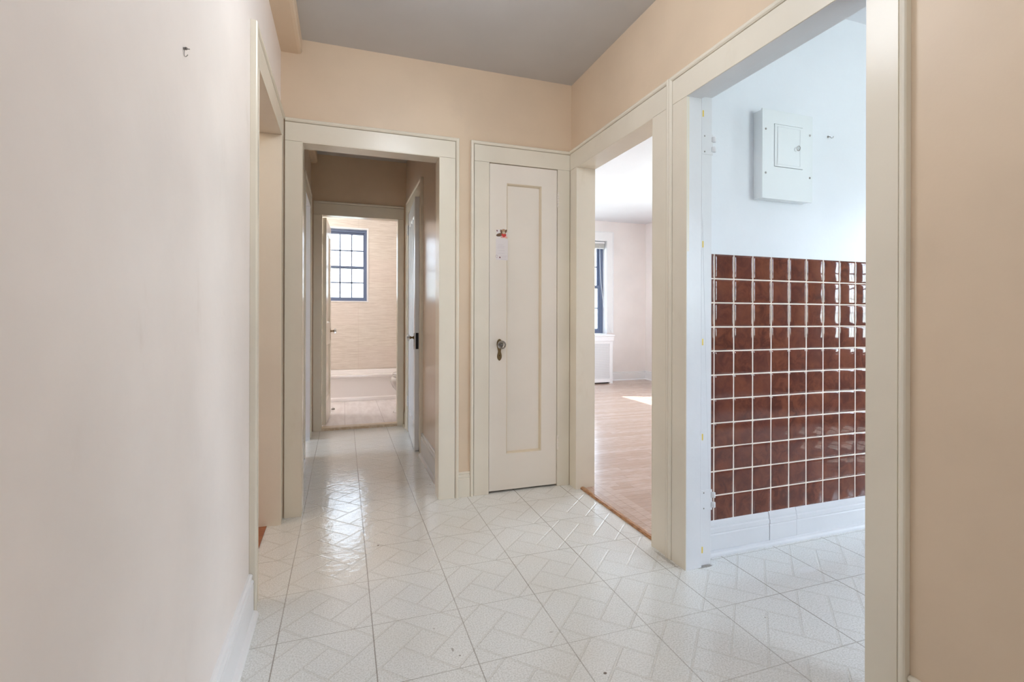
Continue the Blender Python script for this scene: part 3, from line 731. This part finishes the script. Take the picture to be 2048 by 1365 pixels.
window('added_window_7', 'Y', -2.06, 0.005, 0.715, 1.155, 2.195, -1, 'added window behind the camera that fills the hall with light', 3, 2, 2, pane='pane_frosted_dim')  # unseen window added as fill light for the hall
# living room window: reveal boards, casing
B = MB()
B.box(4.2285, 4.2345, 7.372, 7.505, 0.80, 2.38); B.box(3.2005, 3.2045, 7.372, 7.505, 0.80, 2.38); B.box(3.2045, 4.2285, 7.372, 7.505, 2.3805, 2.3845)
B.build('trim_window_reveal_living', 'trim_pure', label='white reveal of the living room window', **S)
mpl = mapper('Y', 7.38, -1); B = MB()
for a, b, c, d in ((4.2285, 4.345, 0.815, 2.525), (3.085, 3.2045, 0.815, 2.525), (3.2045, 4.2285, 2.381, 2.525)): B.box(a, b, 7.362, 7.3795, c, d)
B.box(3.075, 4.352, 7.352, 7.3795, 2.515, 2.535); B.box(4.335, 4.352, 7.354, 7.3795, 0.815, 2.515)
B.build('trim_window_casing_living', 'trim_pure', bevel=0.002, label='white casing of the living room window', **S)

# raised blind in the living room window
bl = root('window_blind', (3.715, 7.44, 2.30), label='cream slatted blind drawn up tight at the head of the living room window', cat='window blind')
B = MB().box(-0.500, 0.500, -0.022, 0.022, 0.040, 0.070); B.build('headrail', 'trim_pure', parent=bl, bevel=0.002)
B = MB()
for k in range(13): B.box(-0.492, 0.492, -0.024, 0.024, -0.030 + k * 0.0052, -0.0275 + k * 0.0052)
B.build('slats', 'blind', parent=bl)
MB().box(-0.495, 0.495, -0.024, 0.024, -0.046, -0.034).build('bottom_rail', 'trim_pure', parent=bl, bevel=0.002)
B = MB(); B.tube([(0.40, -0.030, -0.01), (0.405, -0.032, -0.3), (0.42, -0.04, -0.65), (0.445, -0.066, -0.95), (0.480, -0.100, -1.20), (0.520, -0.100, -1.36), (0.575, -0.102, -1.46)], 0.0035, 6); B.build('pull_cord', 'white_cord', parent=bl)

# ---------------------------------------------------------------- radiator cover
rc = root('radiator_cover', (3.72, 7.06, 0), label='white radiator cover with a perforated grille under the living room window', cat='radiator cover')
B = MB(); B.box(0.385, 0.445, 0, 0.018, 0.006, 0.70); B.box(-0.620, -0.560, 0, 0.018, 0.006, 0.70); B.box(-0.560, 0.385, 0, 0.018, 0.655, 0.70); B.box(-0.560, 0.385, 0, 0.018, 0.027, 0.088)
B.box(0.427, 0.445, 0.018, 0.302, 0.006, 0.70); B.box(-0.620, -0.602, 0.018, 0.302, 0.006, 0.70)
B.build('frame', 'trim_pure', parent=rc, bevel=0.0015)
B = MB(); B.box(-0.645, 0.470, -0.030, 0.2895, 0.776, 0.800); B.box(-0.635, 0.458, -0.016, 0.2895, 0.7005, 0.7755)
B.build('top', 'trim_pure', parent=rc, bevel=0.003)
MB().box(-0.5595, 0.3845, 0.008, 0.011, 0.0885, 0.6545).build('grille', 'grille', parent=rc)
MB().box(-0.56, 0.385, 0.05, 0.055, 0.008, 0.6).build('back_shadow_plate', 'dark', parent=rc)

# ---------------------------------------------------------------- bathroom
tub = root('bathtub', (0.1, 6.5, 0.018), label='white built-in bathtub along the tiled wall under the bathroom window', cat='bathtub')
B = MB()
BX0, BX1, BD, RZ = -1.098, 1.098, 0.698, 0.335
fp = [(0.0, 0.0), (0.0, 0.020), (0.003, 0.040), (0.012, 0.046), (0.018, 0.052), (0.016, 0.285), (0.004, 0.297), (0.0, 0.310), (0.002, 0.326), (0.010, RZ), (0.055, RZ), (0.055, RZ - 0.05), (0.055, 0.0)]
B.prism(fp, lambda y, z, x: (x, y, z), BX0, BX1)
B.build('apron', 'porcelain', parent=tub, bevel=0.002)
B = MB()
def rr(x0, x1, y0, y1, z, r, n=6):
    out = []
    for cx, cy, a0 in ((x1 - r, y1 - r, 0), (x0 + r, y1 - r, 90), (x0 + r, y0 + r, 180), (x1 - r, y0 + r, 270)):
        for k in range(n + 1):
            a = math.radians(a0 + 90 * k / n); out.append((cx + r * math.cos(a), cy + r * math.sin(a), z))
    return out
R = [rr(BX0 + .001, BX1 - .001, 0.0552, BD, 0.0, 0.004), rr(BX0 + .001, BX1 - .001, 0.0552, BD, RZ - 0.0005, 0.004), rr(BX0 + 0.05, BX1 - 0.07, 0.085, BD - 0.06, RZ - 0.001, 0.10), rr(BX0 + 0.06, BX1 - 0.08, 0.095, BD - 0.07, RZ - 0.012, 0.10), rr(BX0 + 0.14, BX1 - 0.16, 0.15, BD - 0.12, 0.06, 0.09), rr(BX0 + 0.2, BX1 - 0.2, 0.19, BD - 0.17, 0.045, 0.07)]
B.rings(R, 0, True); B.build('basin', 'porcelain', parent=tub)

tl = root('toilet', (0.78, 5.62, 0.018), label='white toilet, only its bowl front showing past the bathroom door frame', cat='toilet')
def oval(cx, a_f, a_b, b, z, n=28, pw=2.3):
    out = []
    for k in range(n):
        t = 2 * PI * k / n; c, s_ = math.cos(t), math.sin(t)
        ax_ = a_f if c < 0 else a_b
        out.append((cx + math.copysign(abs(c) ** (2 / pw), c) * ax_, math.copysign(abs(s_) ** (2 / pw), s_) * b, z))
    return out
B = MB(); B.rings([oval(-0.02, 0.235, 0.22, 0.125, 0.0), oval(-0.02, 0.225, 0.22, 0.118, 0.012), oval(0.0, 0.215, 0.21, 0.108, 0.09), oval(0.01, 0.195, 0.20, 0.102, 0.17), oval(0.0, 0.195, 0.20, 0.115, 0.215), oval(-0.03, 0.225, 0.23, 0.155, 0.28), oval(-0.05, 0.232, 0.25, 0.178, 0.34), oval(-0.05, 0.225, 0.25, 0.182, 0.385), oval(-0.05, 0.205, 0.25, 0.172, 0.398)], 0, True)
B.build('bowl', 'porcelain', parent=tl)
B = MB(); B.rings([oval(-0.05, 0.200, 0.25, 0.168, 0.4035), oval(-0.05, 0.213, 0.25, 0.180, 0.407), oval(-0.05, 0.213, 0.25, 0.180, 0.416), oval(-0.05, 0.207, 0.25, 0.174, 0.420)], 0, True); B.build('seat', 'porcelain', parent=tl)
B = MB(); B.rings([oval(-0.05, 0.200, 0.25, 0.168, 0.4225), oval(-0.05, 0.210, 0.25, 0.178, 0.426), oval(-0.05, 0.205, 0.25, 0.174, 0.438), oval(-0.05, 0.15, 0.22, 0.13, 0.446)], 0, True); B.build('lid', 'porcelain', parent=tl)
MB().box(0.225, 0.410, -0.215, 0.215, 0.38, 0.74).build('tank', 'porcelain', parent=tl, bevel=0.02, seg=4)
MB().box(0.218, 0.415, -0.222, 0.222, 0.741, 0.775).build('tank_lid', 'porcelain', parent=tl, bevel=0.01, seg=3)

ds = MB(); ds.lathe([(0, 0.016), (0.004, 0.020), (0.010, 0.019), (0.018, 0.013), (0.022, 0.004)], (0, 0, 0), (0, 0, 1), 20)
ds.build('door_stop', 'steel', loc=(-0.108, 5.995, 0.018), label='small domed metal door stop on the bathroom floor by the open door', cat='door stop')

# ---------------------------------------------------------------- breaker box and small things
eb = root('breaker_box', (1.835, 1.835, 1.640), label='white painted electrical panel mounted on the kitchen wall above the brown tile', cat='electrical panel')
B = MB(); B.box(0.0025, 0.3075, -0.048, -0.0005, 0.003, 0.413); B.build('body', 'enamel', parent=eb, bevel=0.002)
B = MB()
x0, x1, z0, z1 = 0.0, 0.310, 0.0, 0.416
D = (0.070, 0.247, 0.152, 0.353)
xx = [x0, D[0], D[1], x1]; zz = [z0, D[2], D[3], z1]
for i in range(3):
    for j in range(3):
        if i == 1 and j == 1: continue
        B.box(xx[i], xx[i + 1], -0.0565, -0.0482, zz[j], zz[j + 1])
B.build('cover', 'enamel', parent=eb)
MB().box(D[0], D[1], -0.0488, -0.0482, D[2], D[3]).build('gap_backing', 'dark', parent=eb)
dr = MB().box(D[0] + 0.0022, D[1] - 0.0022, -0.0590, -0.0492, D[2] + 0.002, D[3] - 0.002).build('door', 'enamel', parent=eb, bevel=0.001)
B = MB()
for a, b, c, d in ((0.018, 0.0195, 0.012, 0.189), (0.157, 0.1585, 0.012, 0.189), (0.018, 0.1585, 0.012, 0.0135), (0.018, 0.1585, 0.1875, 0.189)): B.box(D[0] + a, D[0] + b, -0.0600, -0.0591, D[2] + c, D[2] + d)
B.build('raised_edge', 'enamel', parent=dr, bevel=0.0005)
B = MB(); B.tube([(0.214 + 0.010 * math.cos(t * 2 * PI / 14), -0.0635 - 0.002 * math.sin(t * 2 * PI / 14), 0.250 + 0.0105 * math.sin(t * 2 * PI / 14)) for t in range(15)], 0.0016, 6)
B.build('ring_pull', 'steel', parent=dr)
B = MB(); B.lathe([(0, 0.010), (0.0022, 0.009), (0.003, 0.004)], (0.200, -0.0591, 0.244), (0, -1, 0), 16); B.build('latch', 'enamel', parent=dr)
for sx, sz in ((0.020, 0.322), (0.020, 0.118), (0.293, 0.322), (0.293, 0.118)):
    q = MB(); q.lathe([(0, 0.0052), (0.0015, 0.005), (0.0025, 0.003)], (sx, -0.0566, sz), (0, -1, 0), 14); q.build('screw', 'steel', parent=eb)
# hooks
B = MB(); B.lathe([(0, 0.0055), (0.0015, 0.0055), (0.003, 0.004)], (0, 0, 0), (0, -1, 0), 14)
B.tube([(0, -0.002, 0), (0.0, -0.012, -0.004), (0.003, -0.017, -0.012), (0.010, -0.018, -0.010), (0.016, -0.017, -0.002)], 0.0016, 8)
B.build('wall_hook', 'steel', loc=(2.318, 1.835, 2.000), label='tiny wire hook on the white kitchen wall beside the electrical panel', cat='hook')
B = MB()
B.tube([(0.0040 + 0.0026 * math.cos(k * PI / 7), 0, 0.0012 + 0.0026 * math.sin(k * PI / 7)) for k in range(15)], 0.0009, 8)
B.lathe([(0, 0.0017), (0.009, 0.0009)], (0.0022, 0.0005, 0.0010), (1, 0, 0.05), 10)
B.tube([(0.0014, 0, 0.001), (0.0013, 0, -0.004), (0.0010, 0, -0.009), (0.0012, 0, -0.0135), (0.0024, 0, -0.0158), (0.0044, 0, -0.0158), (0.0060, 0, -0.0138), (0.0076, 0, -0.0112)], 0.0008, 8)
B.lathe([(0, 0.0028), (0.0015, 0.0026)], (0, 0, 0.001), (1, 0, 0), 12)
B.build('cup_hook', 'steel', loc=(-0.3195, 1.205, 1.6465), label='small wire hook screwed into the pale peach wall', cat='hook')

# paper sticker sheet with a puppy holding a heart, stuck on the closet door
pm = M('thin_note_paper', (0.80, 0.76, 0.76), 0.45)
MAT['paper'] = pm.m
for n_, c in (('fur_brown', (0.16, 0.09, 0.05)), ('fur_tan', (0.50, 0.33, 0.20)), ('fur_cream', (0.75, 0.62, 0.48)), ('heart_red', (0.62, 0.05, 0.04)), ('heart_pink', (0.80, 0.42, 0.36)), ('ink', (0.40, 0.37, 0.45)), ('plum', (0.16, 0.05, 0.06))): MAT[n_] = M(n_, c, 0.5).m
YD = 2.893
def disc(B, cx, cz, rx, rz, y0, y1, rot=0, n=20, x_off=0.8815, z_off=1.431):
    ca, sa = math.cos(rot), math.sin(rot)
    pts = [(cx + rx * math.cos(2 * PI * k / n) * ca - rz * math.sin(2 * PI * k / n) * sa, cz + rx * math.cos(2 * PI * k / n) * sa + rz * math.sin(2 * PI * k / n) * ca) for k in range(n)]
    B.prism(pts, lambda a, b, t: (a, -t, b), y0, y1)
pup = root('puppy_sticker', (0.8815, YD, 1.575), label='small sticker of a brown puppy with a red heart on the closet door stile', cat='sticker')
B = MB()
B.prism([(0.005, 0.002), (0.026, -0.006), (0.066, -0.004), (0.079, 0.006), (0.078, 0.030), (0.072, 0.052), (0.050, 0.056), (0.034, 0.046), (0.016, 0.050), (0.008, 0.038), (0.012, 0.020)], lambda a, b, t: (a, -t, b), 0.0002, 0.0006); B.build('backing', 'paper', parent=pup)
B = MB(); disc(B, 0.030, 0.016, 0.024, 0.010, 0.0007, 0.0011, 0.25); B.build('body', 'fur_brown', parent=pup)
B = MB(); disc(B, 0.055, 0.036, 0.0175, 0.0165, 0.0008, 0.0013); B.build('head', 'fur_tan', parent=pup)
B = MB(); disc(B, 0.039, 0.036, 0.0055, 0.013, 0.0014, 0.0018, 0.25); disc(B, 0.070, 0.040, 0.005, 0.011, 0.0014, 0.0018, -0.3); B.build('ears', 'fur_brown', parent=pup)
B = MB(); disc(B, 0.056, 0.031, 0.008, 0.007, 0.0014, 0.0018); B.build('muzzle', 'fur_cream', parent=pup)
B = MB(); disc(B, 0.056, 0.033, 0.0022, 0.0018, 0.0019, 0.0022); disc(B, 0.050, 0.040, 0.0018, 0.0018, 0.0019, 0.0022); disc(B, 0.062, 0.040, 0.0018, 0.0018, 0.0019, 0.0022); B.build('eyes_and_nose', 'dark', parent=pup)
hp = [(0.056 + 0.0012 * 16 * math.sin(t) ** 3 * 0.85, 0.013 + 0.00085 * (13 * math.cos(t) - 5 * math.cos(2 * t) - 2 * math.cos(3 * t) - math.cos(4 * t))) for t in [2 * PI * k / 30 for k in range(30)]]
B = MB(); B.prism(hp, lambda a, b, t: (a, -t, b), 0.0019, 0.0024); B.build('heart', 'heart_red', parent=pup)
B = MB(); disc(B, 0.068, 0.003, 0.010, 0.006, 0.0010, 0.0014); disc(B, 0.046, 0.002, 0.011, 0.005, 0.0010, 0.0014); B.build('paws', 'heart_pink', parent=pup)
B = MB(); disc(B, 0.0125, 0.040, 0.0035, 0.0055, 0.0007, 0.0011, 0.3); B.build('small_heart', 'plum', parent=pup)
nt_ = root('paper_note', (0.8815, YD, 1.431), label='pale paper note with faint handwriting below the puppy sticker', cat='note')
MB().box(0.005, 0.083, -0.0006, -0.0002, 0.004, 0.138).build('sheet', 'paper', parent=nt_)
B = MB(); random.seed(3)
for row, (zz_, a, b) in enumerate(((0.098, 0.020, 0.055), (0.088, 0.014, 0.062), (0.079, 0.012, 0.060), (0.063, 0.022, 0.062), (0.045, 0.018, 0.064), (0.030, 0.038, 0.078), (0.022, 0.045, 0.072), (0.010, 0.036, 0.076))):
    x = a; pts = []
    while x < b:
        pts.append((x, -0.00095, zz_ + random.uniform(-0.0018, 0.0018))); x += random.uniform(0.0012, 0.003)
    B.tube(pts, 0.00033, 4)
B.build('handwriting', 'ink', parent=nt_)
B = MB(); B.tube([(0.010 + 0.006 * math.cos(t * 0.5), -0.0009, 0.026 + 0.008 * math.sin(t * 0.5)) for t in range(13)], 0.0005, 4); disc(B, 0.031, 0.020, 0.0042, 0.0050, 0.0007, 0.0011, 0.3); B.build('drawing', 'plum', parent=nt_)
